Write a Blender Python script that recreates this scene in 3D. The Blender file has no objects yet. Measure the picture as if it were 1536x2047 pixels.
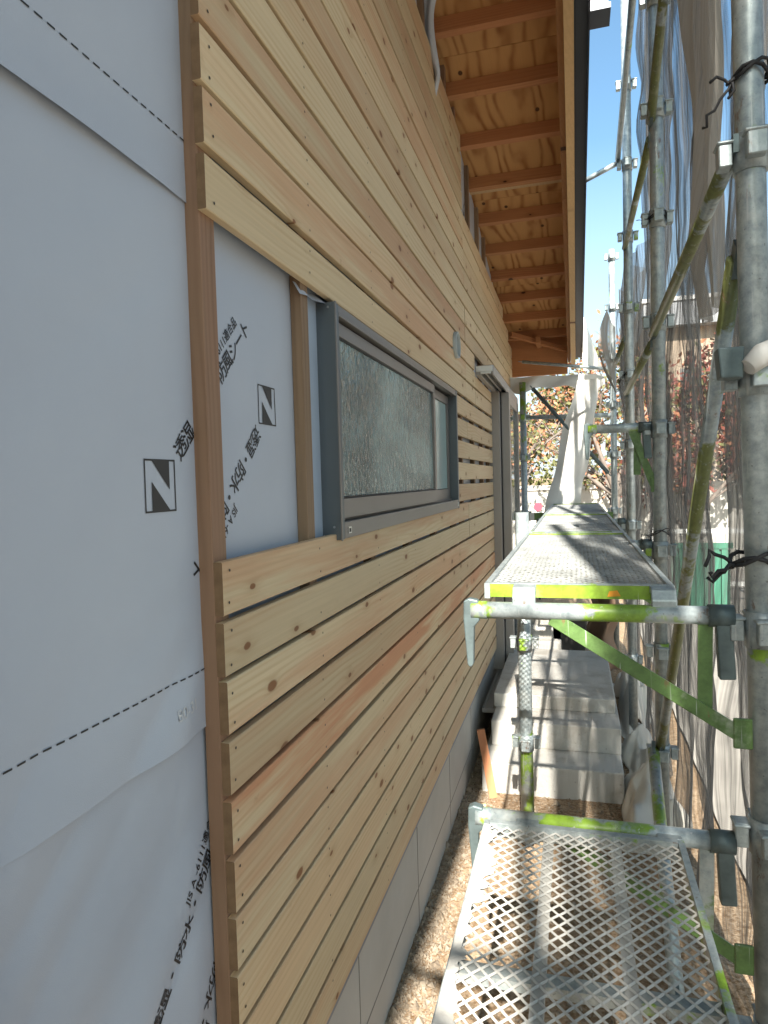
import bpy, math, random
from mathutils import Vector, Matrix, noise
R = math.radians
random.seed(7)
sc = bpy.context.scene
col = sc.collection

# ---------------------------------------------------------------- camera, sky, sun, exposure
CAM = Vector((.54, 0, 1.6))
yaw, pit, rol = R(15.8), R(-2.55), R(1.6)
fw = Vector((-math.sin(yaw)*math.cos(pit), math.cos(yaw)*math.cos(pit), math.sin(pit)))
rt = Vector((math.cos(yaw), math.sin(yaw), 0)); up = rt.cross(fw)
rt2 = rt*math.cos(rol)-up*math.sin(rol); up2 = up*math.cos(rol)+rt*math.sin(rol)
cd = bpy.data.cameras.new('camera'); cam = bpy.data.objects.new('camera', cd); col.objects.link(cam)
cam.matrix_world = Matrix(((rt2.x, up2.x, -fw.x, CAM.x), (rt2.y, up2.y, -fw.y, CAM.y), (rt2.z, up2.z, -fw.z, CAM.z), (0, 0, 0, 1)))
cd.sensor_fit = 'VERTICAL'; cd.sensor_height = 24; cd.lens = 24*1350/2047
cd.clip_start = .02; cd.clip_end = 3000
sc.camera = cam

EL, AZ = R(39), R(5.65)            # sun behind the camera, a little to its right
S = Vector((math.sin(AZ)*math.cos(EL), -math.cos(AZ)*math.cos(EL), math.sin(EL)))
w = bpy.data.worlds.new('World'); sc.world = w; w.use_nodes = True
wn = w.node_tree.nodes; sky = wn.new('ShaderNodeTexSky'); sky.sky_type = 'NISHITA'; sky.sun_disc = False
sky.sun_elevation = EL; sky.sun_rotation = math.pi-AZ; sky.altitude = 0
sky.air_density = 1.0; sky.dust_density = 2.2; sky.ozone_density = .6
wl = w.node_tree.links
tint = wn.new('ShaderNodeMix'); tint.data_type = 'RGBA'; tint.blend_type = 'MULTIPLY'; tint.inputs[0].default_value = 1
wl.new(sky.outputs[0], tint.inputs[6]); tint.inputs[7].default_value = (1.08, 1.38, 1.38, 1)
tcw = wn.new('ShaderNodeTexCoord'); sx = wn.new('ShaderNodeSeparateXYZ'); wl.new(tcw.outputs['Generated'], sx.inputs[0])
hz = wn.new('ShaderNodeMapRange'); hz.inputs[1].default_value = .0; hz.inputs[2].default_value = .42; hz.inputs[3].default_value = .8; hz.inputs[4].default_value = 0; wl.new(sx.outputs[2], hz.inputs[0])
hm_ = wn.new('ShaderNodeMix'); hm_.data_type = 'RGBA'; wl.new(hz.outputs[0], hm_.inputs[0]); wl.new(tint.outputs[2], hm_.inputs[6]); hm_.inputs[7].default_value = (5.6, 6.2, 6.6, 1)
wl.new(hm_.outputs[2], wn['Background'].inputs[0]); wn['Background'].inputs[1].default_value = .060
sl = bpy.data.lights.new('sun', 'SUN'); sl.energy = 5.0; sl.angle = R(.53); sl.color = (1, .94, .84)
so = bpy.data.objects.new('sun', sl); col.objects.link(so); so.location = (3, -6, 12)
so.rotation_euler = S.to_track_quat('Z', 'Y').to_euler()
sc.view_settings.view_transform = 'Standard'; sc.view_settings.look = 'None'
sc.view_settings.exposure = 1.86; sc.view_settings.gamma = 1; sc.view_settings.use_curve_mapping = False
sc.cycles.max_bounces = 10; sc.cycles.transparent_max_bounces = 24

# ---------------------------------------------------------------- helpers
class MB:
    def __init__(s): s.v = []; s.f = []; s.sm = []
    def quad(s, a, b, c, d, sm=False):
        n = len(s.v); s.v += [a, b, c, d]; s.f.append((n, n+1, n+2, n+3)); s.sm.append(sm)
    def box(s, x0, x1, y0, y1, z0, z1, sh=None):
        n = len(s.v)
        vs = [(x, y, z) for z in (z0, z1) for y in (y0, y1) for x in (x0, x1)]
        if sh: vs = [(x, y, z+sh*y) for x, y, z in vs]
        s.v += vs
        for q in ((0, 2, 3, 1), (4, 5, 7, 6), (0, 1, 5, 4), (2, 6, 7, 3), (0, 4, 6, 2), (1, 3, 7, 5)):
            s.f.append(tuple(n+i for i in q)); s.sm.append(False)
        return s
    def prism(s, prof, y0, y1, axis='y', sh=0):     # prof: list of (a,b), extruded along axis
        n = len(s.v); k = len(prof)
        for yy in (y0, y1):
            for a, b in prof:
                s.v.append((a, yy, b+sh*yy) if axis == 'y' else ((a, b, yy) if axis == 'z' else (yy, a, b)))
        for i in range(k):
            j = (i+1) % k; s.f.append((n+i, n+j, n+k+j, n+k+i)); s.sm.append(False)
        s.f.append(tuple(n+i for i in range(k))[::-1]); s.sm.append(False)
        s.f.append(tuple(n+k+i for i in range(k))); s.sm.append(False)
        return s
    def tube(s, pts, rad, n=14, cap=True, sm=True):
        pts = [Vector(p) for p in pts]
        rads = rad if isinstance(rad, (list, tuple)) else [rad]*len(pts)
        base = len(s.v); prev = None
        for i, p in enumerate(pts):
            d = (pts[min(i+1, len(pts)-1)]-pts[max(i-1, 0)]).normalized()
            if prev is None:
                a = Vector((0, 0, 1)) if abs(d.z) < .9 else Vector((1, 0, 0)); u = d.cross(a).normalized()
            else: u = (prev-d*prev.dot(d)).normalized()
            prev = u; v = d.cross(u)
            for k in range(n):
                t = 2*math.pi*k/n; s.v.append(tuple(p+(u*math.cos(t)+v*math.sin(t))*rads[i]))
        for i in range(len(pts)-1):
            for k in range(n):
                a = base+i*n+k; b = base+i*n+(k+1) % n
                s.f.append((a, b, b+n, a+n)); s.sm.append(sm)
        if cap:
            s.f.append(tuple(base+k for k in range(n))[::-1]); s.sm.append(False)
            e = base+(len(pts)-1)*n; s.f.append(tuple(e+k for k in range(n))); s.sm.append(False)
        return s
    def bar(s, p, q, wd, th, nrm):                  # flat bar from p to q, width wd, thickness th along nrm
        p, q, nrm = Vector(p), Vector(q), Vector(nrm).normalized()
        d = (q-p).normalized(); sd = d.cross(nrm).normalized(); n = len(s.v)
        for e in (p, q):
            for a, b in ((-1, -1), (1, -1), (1, 1), (-1, 1)):
                s.v.append(tuple(e+sd*a*wd/2+nrm*b*th/2))
        for f in ((0, 1, 2, 3), (7, 6, 5, 4), (0, 4, 5, 1), (1, 5, 6, 2), (2, 6, 7, 3), (3, 7, 4, 0)):
            s.f.append(tuple(n+i for i in f)); s.sm.append(False)
        return s
    def grid(s, fn, nu, nv, sm=True):
        n = len(s.v)
        for j in range(nv+1):
            for i in range(nu+1): s.v.append(tuple(fn(i/nu, j/nv)))
        for j in range(nv):
            for i in range(nu):
                a = n+j*(nu+1)+i; s.f.append((a, a+1, a+nu+2, a+nu+1)); s.sm.append(sm)
        return s
    def mesh(s, name):
        me = bpy.data.meshes.new(name); me.from_pydata([tuple(v) for v in s.v], [], s.f)
        me.polygons.foreach_set('use_smooth', s.sm); me.update(); return me
    def build(s, name, mat, parent=None, loc=None, **pr):
        me = s.mesh(name)
        if mat: me.materials.append(mat)
        return link(name, me, parent, loc, **pr)

def link(name, me, parent=None, loc=None, **pr):
    o = bpy.data.objects.new(name, me); col.objects.link(o)
    if parent: o.parent = parent
    if loc: o.location = loc
    for k, v in pr.items(): o[k] = v
    return o
def thing(name, label, cat, loc=(0, 0, 0), group=None):
    o = bpy.data.objects.new(name, None); col.objects.link(o); o.location = loc
    o['label'] = label; o['category'] = cat
    if group: o['group'] = group
    o.empty_display_size = .05
    return o
def tag(o, label, cat, group=None):
    o['label'] = label; o['category'] = cat
    if group: o['group'] = group
    return o
def bevel(o, wd=.002, seg=2):
    m = o.modifiers.new('bevel', 'BEVEL'); m.width = wd; m.segments = seg; m.limit_method = 'ANGLE'; return o

# ---------------------------------------------------------------- node helpers
class NT:
    def __init__(s, name):
        s.m = bpy.data.materials.new(name); s.m.use_nodes = True; s.t = s.m.node_tree
        s.b = s.t.nodes['Principled BSDF']; s.out = s.t.nodes['Material Output']
    def n(s, typ, **kw):
        x = s.t.nodes.new('ShaderNode'+typ)
        for k, v in kw.items(): setattr(x, k, v)
        return x
    def put(s, node, key, val):
        if isinstance(val, bpy.types.NodeSocket): s.t.links.new(val, node.inputs[key])
        elif val is not None:
            sock = node.inputs[key]
            if hasattr(sock.default_value, '__len__') and len(sock.default_value) == 4 and len(val) == 3: val = (*val, 1)
            sock.default_value = val
    def math(s, op, a, b=None, c=None, clamp=False):
        x = s.n('Math', operation=op, use_clamp=clamp); s.put(x, 0, a); s.put(x, 1, b)
        if c is not None: s.put(x, 2, c)
        return x.outputs[0]
    def vmath(s, op, a, b=None):
        x = s.n('VectorMath', operation=op); s.put(x, 0, a)
        if op == 'SCALE': s.put(x, 'Scale', b)
        else: s.put(x, 1, b)
        return x.outputs[0]
    def scale(s, v, xyz): return s.vmath('MULTIPLY', v, xyz)
    def noise(s, v, sc=1, det=3, rough=.5, dist=0):
        x = s.n('TexNoise'); s.put(x, 'Vector', v); s.put(x, 'Scale', sc); s.put(x, 'Detail', det)
        s.put(x, 'Roughness', rough); s.put(x, 'Distortion', dist); return x.outputs[0], x.outputs[1]
    def ramp(s, f, pts, interp='LINEAR'):
        x = s.n('ValToRGB'); s.put(x, 0, f); r = x.color_ramp; r.interpolation = interp
        while len(r.elements) < len(pts): r.elements.new(.5)
        for e, (p, c) in zip(r.elements, pts):
            e.position = p; e.color = (*c, 1) if not isinstance(c, (int, float)) else (c, c, c, 1)
        return x.outputs[0]
    def mix(s, f, a, b, typ='MIX'):
        x = s.n('Mix', data_type='RGBA', blend_type=typ); s.put(x, 0, f); s.put(x, 6, a); s.put(x, 7, b); return x.outputs[2]
    def obj(s): return s.n('TexCoord').outputs['Object']
    def geo(s): return s.n('NewGeometry')
    def rand(s): return s.n('ObjectInfo').outputs['Random']
    def ocol(s): return s.n('ObjectInfo').outputs['Color']
    def bump(s, h, st=.3, d=.002):
        x = s.n('Bump'); s.put(x, 'Height', h); s.put(x, 'Strength', st); s.put(x, 'Distance', d)
        s.put(s.b, 'Normal', x.outputs[0])
    def set(s, **kw):
        for k, v in kw.items(): s.put(s.b, {'col': 'Base Color', 'rough': 'Roughness', 'metal': 'Metallic', 'trans': 'Transmission Weight', 'spec': 'Specular IOR Level'}.get(k, k), v)
        return s.m

def wood(name, base, dark, knotc, axis='y', heart=None, knots=.75, grain=.5, rough=.62):
    """planed softwood; object colour: R = reddish heartwood, G = lightness, B = knottiness"""
    t = NT(name); o = t.obj(); rn = t.rand()
    if axis == 'x':
        mp = t.n('Mapping'); t.put(mp, 'Vector', o); mp.inputs['Rotation'].default_value = (0, 0, R(90)); o = mp.outputs[0]
    if axis == 'z':
        mp = t.n('Mapping'); t.put(mp, 'Vector', o); mp.inputs['Rotation'].default_value = (R(90), 0, 0); o = mp.outputs[0]
    off = t.vmath('SCALE', (17.3, 31.7, 11.1), None); x = off.node; t.put(x, 'Scale', rn)
    p = t.vmath('ADD', o, off)
    oc = t.n('SeparateColor'); t.put(oc, 0, t.ocol())
    # knots
    s0 = t.n('SeparateXYZ'); t.put(s0, 0, p); cb = t.n('CombineXYZ'); t.put(cb, 0, t.math('MULTIPLY', s0.outputs[1], 5.2)); t.put(cb, 1, t.math('MULTIPLY', s0.outputs[2], 10.5)); vo = t.n('TexVoronoi'); vo.voronoi_dimensions = '2D'; t.put(vo, 'Vector', cb.outputs[0]); t.put(vo, 'Scale', 1.0); t.put(vo, 'Randomness', 1.0)
    d = vo.outputs['Distance']; pick = t.n('SeparateColor'); t.put(pick, 0, vo.outputs['Color'])
    kn = t.math('GREATER_THAN', pick.outputs[0], knots)
    rad = t.math('MULTIPLY_ADD', pick.outputs[1], .075, .045)
    nn, _ = t.noise(t.scale(p, (30, 30, 30)), 1, 2)
    dd = t.math('ADD', d, t.math('MULTIPLY', t.math('SUBTRACT', nn, .5), .05))
    kmask = t.math('MULTIPLY', kn, t.math('SUBTRACT', 1, t.math('DIVIDE', dd, rad), clamp=True), clamp=True)
    kmask = t.math('MULTIPLY', kmask, 3.2, clamp=True)
    halo = t.math('MULTIPLY', kn, t.math('POWER', t.math('SUBTRACT', 1, t.math('MULTIPLY', d, 3.0), clamp=True), 2.0))
    # grain lines that bend round the knots
    n1, _ = t.noise(t.scale(p, (2, .9, 7)), 1, 2)
    sep = t.n('SeparateXYZ'); t.put(sep, 0, p)
    zz = t.math('MULTIPLY_ADD', n1, .11, sep.outputs[2]); zz = t.math('MULTIPLY_ADD', halo, .018, zz)
    zz = t.math('ADD', zz, t.math('MULTIPLY', sep.outputs[0], .8))
    rings = t.math('SINE', t.math('MULTIPLY', zz, 420))
    n2, _ = t.noise(t.scale(p, (3, 1.5, 12)), 1, 2)
    amp = t.math('MULTIPLY', t.math('SUBTRACT', n2, .35, clamp=True), 2.2)
    line = t.math('MULTIPLY', t.math('POWER', t.math('MULTIPLY_ADD', rings, .5, .5), 2.2), amp)
    fib, _ = t.noise(t.scale(p, (60, 3, 190)), 1, 3, .6)
    big, _ = t.noise(t.scale(p, (1, .8, 4)), 1, 3, .55)
    c = t.mix(t.math('MULTIPLY', line, grain, clamp=True), base, dark)
    c = t.mix(t.math('MULTIPLY', t.math('SUBTRACT', big, .42, clamp=True), 1.6, clamp=True), c, t.mix(.5, c, dark))
    if heart:
        hz = t.math('ADD', t.math('MULTIPLY', n1, .55), t.math('MULTIPLY', sep.outputs[2], 1.5))
        hn, _ = t.noise(t.scale(p, (1, 1.1, 16)), 1, 4, .6)
        hm = t.math('MULTIPLY', t.ramp(hn, [(.40, 0.), (.56, 1.)]), oc.outputs[0])
        c = t.mix(hm, c, t.mix(t.math('MULTIPLY', line, .5, clamp=True), heart, t.mix(.5, heart, dark)))
    if heart:
        pk, _ = t.noise(t.scale(p, (1, .6, 3)), 1, 2, .5)
        c = t.mix(t.math('MULTIPLY', t.math('SUBTRACT', pk, .48, clamp=True), 2.2, clamp=True), c, t.mix(.5, c, heart))
    c = t.mix(t.math('MULTIPLY', halo, .55, clamp=True), c, t.mix(.35, dark, knotc))
    c = t.mix(kmask, c, knotc)
    sp, _ = t.noise(t.scale(p, (1, 9, 16)), 1, 5, .7)
    c = t.mix(t.math('MULTIPLY', t.math('SUBTRACT', sp, .66, clamp=True), 5, clamp=True), c, t.mix(.6, c, knotc))
    v = t.math('MULTIPLY', t.math('MULTIPLY_ADD', fib, .28, .86), t.math('MULTIPLY_ADD', oc.outputs[1], 1, 0))
    c = t.mix(1.0, c, t.n('CombineColor').outputs[0], 'MULTIPLY')
    cc = c.node.inputs[7].links[0].from_node
    for i in range(3): t.put(cc, i, v)
    t.bump(t.math('ADD', fib, t.math('MULTIPLY', line, .6)), .35, .0012)
    return t.set(col=c, rough=rough, spec=.3)

PINE = wood('planed_pine', (.61, .485, .305), (.45, .30, .15), (.23, .105, .045), heart=(.52, .25, .13), knots=.68, grain=.72)
LAMW = wood('treated_furring', (.25, .17, .105), (.12, .075, .042), (.05, .025, .012), axis='z', knots=.9, grain=.7, heart=(.32, .14, .09))
RAFT = wood('rafter_timber', (.46, .215, .09), (.25, .09, .034), (.07, .028, .012), axis='x', knots=.85, grain=.5, heart=(.40, .16, .07))
RIMW = wood('rim_timber', (.43, .215, .09), (.28, .12, .05), (.07, .028, .012), axis='y', knots=.85, grain=.5)
FASW = wood('pale_fascia_timber', (.62, .42, .22), (.45, .26, .12), (.16, .07, .03), axis='y', knots=.9, grain=.35)
CEDR = wood('reddish_offcut', (.46, .2, .10), (.3, .12, .06), (.08, .03, .015), axis='z', knots=.9, grain=.5)

def plywood():
    t = NT('larch_plywood'); o = t.obj(); rn = t.rand()
    off = t.vmath('SCALE', (7.3, 21.7, 5.1), None); t.put(off.node, 'Scale', rn); p = t.vmath('ADD', o, off)
    a, _ = t.noise(t.scale(p, (3.4, .8, 1)), 1, 2, .45); b, _ = t.noise(t.scale(p, (12, 5, 1)), 1, 2)
    sp = t.n('SeparateXYZ'); t.put(sp, 0, p)
    zz = t.math('MULTIPLY_ADD', sp.outputs[0], 5, t.math('MULTIPLY_ADD', a, 3.2, t.math('MULTIPLY', b, .25)))
    s = t.math('MULTIPLY_ADD', t.math('SINE', t.math('MULTIPLY', zz, 16)), .5, .5)
    s = t.math('POWER', s, 2.6)
    f, _ = t.noise(t.scale(p, (220, 9, 1)), 1, 2)
    amp = t.ramp(b, [(.3, .25), (.65, 1.)])
    c = t.mix(t.math('MULTIPLY', s, amp), (.53, .285, .11), (.27, .10, .03))
    vo = t.n('TexVoronoi'); vo.voronoi_dimensions = '2D'; t.put(vo, 'Vector', t.scale(p, (5.5, 4, 0))); t.put(vo, 'Scale', 1.)
    pk = t.n('SeparateColor'); t.put(pk, 0, vo.outputs['Color'])
    km = t.math('MULTIPLY', t.math('GREATER_THAN', pk.outputs[0], .62), t.math('MULTIPLY', t.math('SUBTRACT', .07, vo.outputs[0], clamp=True), 40, clamp=True))
    c = t.mix(km, c, (.07, .03, .015)); c = t.mix(t.math('MULTIPLY', t.math('SUBTRACT', f, .4, clamp=True), .5), c, (.36, .19, .08))
    t.bump(s, .2, .001)
    return t.set(col=c, rough=.7, spec=.2)
PLY = plywood()

def plain(name, c, rough=.5, metal=0., spec=.5, nz=0, ns=8, bump=0, c2=None, bs=120, **kw):
    t = NT(name); cc = c
    if nz:
        f, _ = t.noise(t.obj(), ns, 5, .6)
        cc = t.mix(t.ramp(f, [(.3, 0.), (.7, 1.)]), tuple(x*(1-nz) for x in c), c2 or tuple(min(1, x*(1+nz)) for x in c))
    if bump:
        g, _ = t.noise(t.obj(), bs, 4, .6); t.bump(g, bump, .002)
    for k, v in kw.items(): t.put(t.b, k, v)
    return t.set(col=cc, rough=rough, metal=metal, spec=spec)

def membrane():
    t = NT('white_membrane'); p = t.obj()
    a, _ = t.noise(p, 2.2, 4, .6); b, _ = t.noise(p, 700, 2, .5)
    c = t.mix(t.ramp(a, [(.35, 0.), (.75, 1.)]), (.425, .465, .53), (.47, .51, .57))
    t.bump(b, .25, .0008)
    return t.set(col=c, rough=.42, spec=.35)
MEMB = membrane()
INK = plain('black_ink', (.02, .02, .022), .5)
INKF = plain('faded_ink', (.55, .56, .57), .5)
BRZD = plain('pale_bronze_aluminium', (.30, .285, .27), .42, .15, .5, nz=.06, ns=3)
BRZ = plain('bronze_grey_aluminium', (.17, .16, .152), .4, .3, .5, nz=.06, ns=3)
BRZ2 = plain('slate_aluminium', (.10, .12, .135), .42, .35, .5, nz=.05, ns=3)
GASK = plain('black_gasket', (.012, .012, .013), .6)
SILV = plain('bright_steel', (.55, .56, .57), .3, .9)
TAPE = plain('pale_blue_flashing_tape', (.42, .50, .60), .35, .1, .5, nz=.1, ns=6, bump=.2, bs=60)
MORT = plain('foundation_render', (.45, .425, .38), .85, 0, .2, nz=.07, ns=4, bump=.3, bs=220)
MORD = plain('foundation_joint', (.22, .2, .175), .9)
FLSH = plain('blue_grey_flashing', (.16, .19, .24), .45, .4)
BLKM = plain('dark_roof_metal', (.04, .046, .06), .42, .3, .5, nz=.1, ns=5)
CONC = None
def concrete(name, c, c2, stain=(.3, .25, .18)):
    t = NT(name); p = t.obj(); a, _ = t.noise(p, 3.2, 6, .62); b, _ = t.noise(p, 90, 4, .7); e, _ = t.noise(t.scale(p, (9, 9, 1.2)), 1, 4, .6)
    col_ = t.mix(t.ramp(a, [(.3, 0.), (.7, 1.)]), c, c2)
    col_ = t.mix(t.math('MULTIPLY', t.math('SUBTRACT', e, .52, clamp=True), 1.6, clamp=True), col_, stain)
    vo = t.n('TexVoronoi'); t.put(vo, 'Vector', p); t.put(vo, 'Scale', 28.)
    pit = t.math('MULTIPLY', t.math('SUBTRACT', .16, vo.outputs[0], clamp=True), 6, clamp=True)
    col_ = t.mix(t.math('MULTIPLY', pit, .5), col_, (.12, .11, .1))
    z_ = t.n('SeparateXYZ'); t.put(z_, 0, p); q_, _ = t.noise(t.scale(p, (2.5, 2.5, 2.5)), 1, 6, .7)
    col_ = t.mix(t.math('MULTIPLY', t.ramp(q_, [(.52, 0.), (.62, 1.)]), .38), col_, stain)
    t.bump(t.math('SUBTRACT', b, pit), .45, .003)
    return t.set(col=col_, rough=.88, spec=.2)
CONC = concrete('fresh_concrete', (.42, .41, .38), (.52, .51, .48), (.24, .2, .15))
RWALL = concrete('retaining_wall_concrete', (.42, .40, .36), (.56, .54, .5), (.2, .2, .17))

def soil():
    t = NT('sandy_soil'); p = t.obj(); a, _ = t.noise(p, 1.3, 6, .65); b, _ = t.noise(p, 60, 5, .75); g, _ = t.noise(p, 14, 4, .6)
    c = t.mix(t.ramp(a, [(.3, 0.), (.7, 1.)]), (.28, .20, .13), (.40, .31, .22))
    c = t.mix(t.ramp(b, [(.42, 0.), (.62, 1.)]), c, (.17, .105, .055)); c = t.mix(t.math('MULTIPLY', t.ramp(g, [(.58, 0.), (.7, 1.)]), .5), c, (.48, .38, .26))
    t.bump(t.math('ADD', b, g), .7, .01)
    return t.set(col=c, rough=.95, spec=.1)
SOIL = soil()

def galv(name, gk=.5, green=(.20, .33, .035), thr=.5, dirt=.5):
    """weathered galvanised tube with flaking lime paint"""
    t = NT(name); p = t.obj(); rn = t.rand(); off = t.vmath('SCALE', (9.3, 3.7, 15.1), None); t.put(off.node, 'Scale', rn); p = t.vmath('ADD', p, off)
    a, _ = t.noise(p, 3.3, 5, .6); b, _ = t.noise(p, 38, 5, .7); s, _ = t.noise(p, 130, 2, .5)
    c = t.mix(t.ramp(b, [(.3, 0.), (.7, 1.)]), (.20, .24, .255), (.42, .47, .475))
    m = t.math('MULTIPLY_ADD', b, .22, a); m = t.ramp(m, [(thr, 0.), (thr+.035, 1.)])
    c = t.mix(m, c, t.mix(t.ramp(b, [(.35, 0.), (.65, 1.)]), tuple(x*.62 for x in green), green))
    w_, _ = t.noise(p, 9, 6, .7); wm = t.math('MULTIPLY', t.math('SUBTRACT', w_, .56, clamp=True), 7*dirt, clamp=True)
    c = t.mix(wm, c, (.56, .55, .51))
    ru, _ = t.noise(t.scale(p, (1, 1, .35)), 26, 5, .75); c = t.mix(t.math('MULTIPLY', t.ramp(ru, [(.62, 0.), (.68, 1.)]), .7), c, (.16, .085, .045))
    sc2, _ = t.noise(t.scale(p, (120, 120, 6)), 1, 2, .5); c = t.mix(t.math('MULTIPLY', t.ramp(sc2, [(.66, 0.), (.72, 1.)]), .45), c, (.55, .56, .56))
    sp = t.ramp(s, [(.70, 0.), (.74, 1.)]); c = t.mix(t.math('MULTIPLY', sp, .5), c, (.06, .055, .05))
    t.bump(t.math('ADD', b, t.math('MULTIPLY', sp, -.5)), .3, .001)
    return t.set(col=c, rough=t.math('MULTIPLY_ADD', b, .3, .26), metal=t.math('MULTIPLY', t.math('SUBTRACT', 1, m, clamp=True), .4), spec=.5)
GALV = galv('galvanised_tube', thr=.74, dirt=.5)
GALG = galv('green_flecked_tube', thr=.655, dirt=.4)
GRNB = galv('green_painted_bar', thr=.46, green=(.105, .19, .055), dirt=.35)
LIME = galv('lime_painted_rail', thr=.36, green=(.25, .40, .035), dirt=.25)
DEKU = plain('upper_mesh_steel', (.27, .28, .275), .5, .1, .5, nz=.3, ns=7, bump=.3)
DECK = plain('mortar_greyed_mesh', (.42, .41, .38), .7, .1, .3, nz=.25, ns=9, bump=.4)
BRAC = galv('olive_brace_tube', thr=.52, green=(.15, .17, .055), dirt=.25)
FORG = plain('forged_steel', (.11, .145, .15), .5, .45, .5, nz=.3, ns=22, bump=.25)
RUBB = plain('black_cord', (.012, .012, .014), .7)
CAPW = plain('white_mortar_coat', (.62, .61, .58), .7, 0, .3, nz=.08, ns=14, bump=.5, bs=40)
ORNG = plain('orange_paint', (.75, .3, .02), .5)

def netting(name, c, a0, dens=1.0, tint=(.8, .8, .8)):
    """fine woven mesh sheet: denser along pleats, and where the threads are seen edge on"""
    t = NT(name); g = t.geo(); p = t.obj()
    dt = t.n('VectorMath', operation='DOT_PRODUCT'); t.put(dt, 0, g.outputs['Normal']); t.put(dt, 1, g.outputs['Incoming'])
    cs = t.math('MAXIMUM', t.math('ABSOLUTE', dt.outputs['Value']), .10)
    pl, _ = t.noise(t.scale(p, (1, 12, .4)), 1, 4, .68); fine, _ = t.noise(t.scale(p, (1, 95, 1.6)), 1, 3, .7)
    sp = t.n('SeparateXYZ'); t.put(sp, 0, p)
    wv = t.math('MULTIPLY', t.math('SINE', t.math('MULTIPLY', sp.outputs[1], 2*math.pi/.0052)), t.math('SINE', t.math('MULTIPLY', sp.outputs[2], 2*math.pi/.0062)))
    thr = t.math('ADD', t.math('SUBTRACT', t.ramp(pl, [(.36, 0.), (.64, 1.)]), .5), t.math('MULTIPLY', t.math('SUBTRACT', t.ramp(fine, [(.38, 0.), (.62, 1.)]), .5), .75))
    hole = t.math('ADD', 1-a0, t.math('MULTIPLY', thr, -.55*dens)); hole = t.math('ADD', hole, t.math('MULTIPLY', wv, .10), clamp=True)
    tr = t.math('POWER', t.math('MAXIMUM', hole, .02), t.math('DIVIDE', .75, t.math('POWER', cs, .68)))
    d = t.n('BsdfDiffuse'); tl = t.n('BsdfTranslucent'); cc = t.mix(t.ramp(pl, [(.3, 0.), (.7, 1.)]), tuple(x*.75 for x in c), c)
    t.put(d, 'Color', cc); t.put(tl, 'Color', cc)
    m1 = t.n('MixShader'); m1.inputs[0].default_value = .3; t.t.links.new(d.outputs[0], m1.inputs[1]); t.t.links.new(tl.outputs[0], m1.inputs[2])
    tp = t.n('BsdfTransparent'); m2 = t.n('MixShader'); t.put(m2, 0, tr)
    t.t.links.new(m1.outputs[0], m2.inputs[1]); t.t.links.new(tp.outputs[0], m2.inputs[2]); t.t.links.new(m2.outputs[0], t.out.inputs[0])
    t.t.nodes.remove(t.b); return t.m
NET = netting('grey_mesh_netting', (.150, .147, .140), .50)
NETW = netting('white_netting', (.40, .37, .33), .82, .9)
def tarpm(name, c):
    t = NT(name); p = t.obj(); a, _ = t.noise(p, 5, 5, .6); cc = t.mix(t.ramp(a, [(.3, 0.), (.75, 1.)]), tuple(x*.8 for x in c), c)
    b, _ = t.noise(p, 40, 3); t.bump(b, .2, .002); return t.set(col=cc, rough=.7, spec=.2)
TARP = tarpm('offwhite_tarp', (.55, .53, .48)); TARB = tarpm('brown_tarp', (.24, .16, .11))

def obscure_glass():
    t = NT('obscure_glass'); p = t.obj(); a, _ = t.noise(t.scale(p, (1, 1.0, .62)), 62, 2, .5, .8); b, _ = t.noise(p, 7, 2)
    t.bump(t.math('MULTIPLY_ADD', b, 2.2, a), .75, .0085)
    c_, _ = t.noise(t.scale(p, (1, 1.5, 3.4)), 1, 2, .5, .5)  # pale and dark patches paint reflections into the glass colour
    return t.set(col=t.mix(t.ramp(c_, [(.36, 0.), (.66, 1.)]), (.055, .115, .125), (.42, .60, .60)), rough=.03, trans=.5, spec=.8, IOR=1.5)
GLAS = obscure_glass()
FROS = plain('frosted_glass', (.30, .42, .42), .22, 0, .5)
GLAC = plain('clear_glass', (.72, .8, .8), .03, 0, .5, **{'Transmission Weight': .92, 'IOR': 1.45})
ROOM = plain('dim_room_surface', (.27, .30, .28), .9, nz=.2, ns=2)
LBL = plain('orange_label', (.75, .17, .04), .6); LBLW = plain('white_label', (.8, .8, .8), .6)

# ================================================================= SETTING
g = MB()
def gz(x, y):
    far = min(1, max(0, (abs(x-.4)-1.2)/2))
    return .012*noise.noise((x*1.8, y*1.8, 0))+.006*noise.noise((x*9, y*9, 2))+far*.05*noise.noise((x*.4, y*.4, 5))
def gf(u, v):
    x = -1.5+u*5.5; y = -3+v*14; return (x, y, gz(x, y))
g.grid(gf, 130, 320)
g.build('ground', SOIL, kind='structure')
MB().box(-1200, 1200, -1200, 2200, -1.2, -.045).build('terrain', SOIL, kind='structure')

def yf(u, v):
    x = 1.15+u*9; y = -3+v*17; return (x+.05*noise.noise((y*2, 0, 0))*(u < .01), y, .022+.02*noise.noise((x*.7, y*.7, 1))+.04*min(1, u*6))
YARD = plain('sunlit_tone_yard', (.36, .335, .30), .95, 0, .1, nz=.15, ns=3, bump=.8, bs=70)  # sunlit glare on the ground beyond the mesh, put into its pale colour
g = MB(); g.grid(yf, 60, 120); g.build('yard', YARD, kind='structure')
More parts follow.
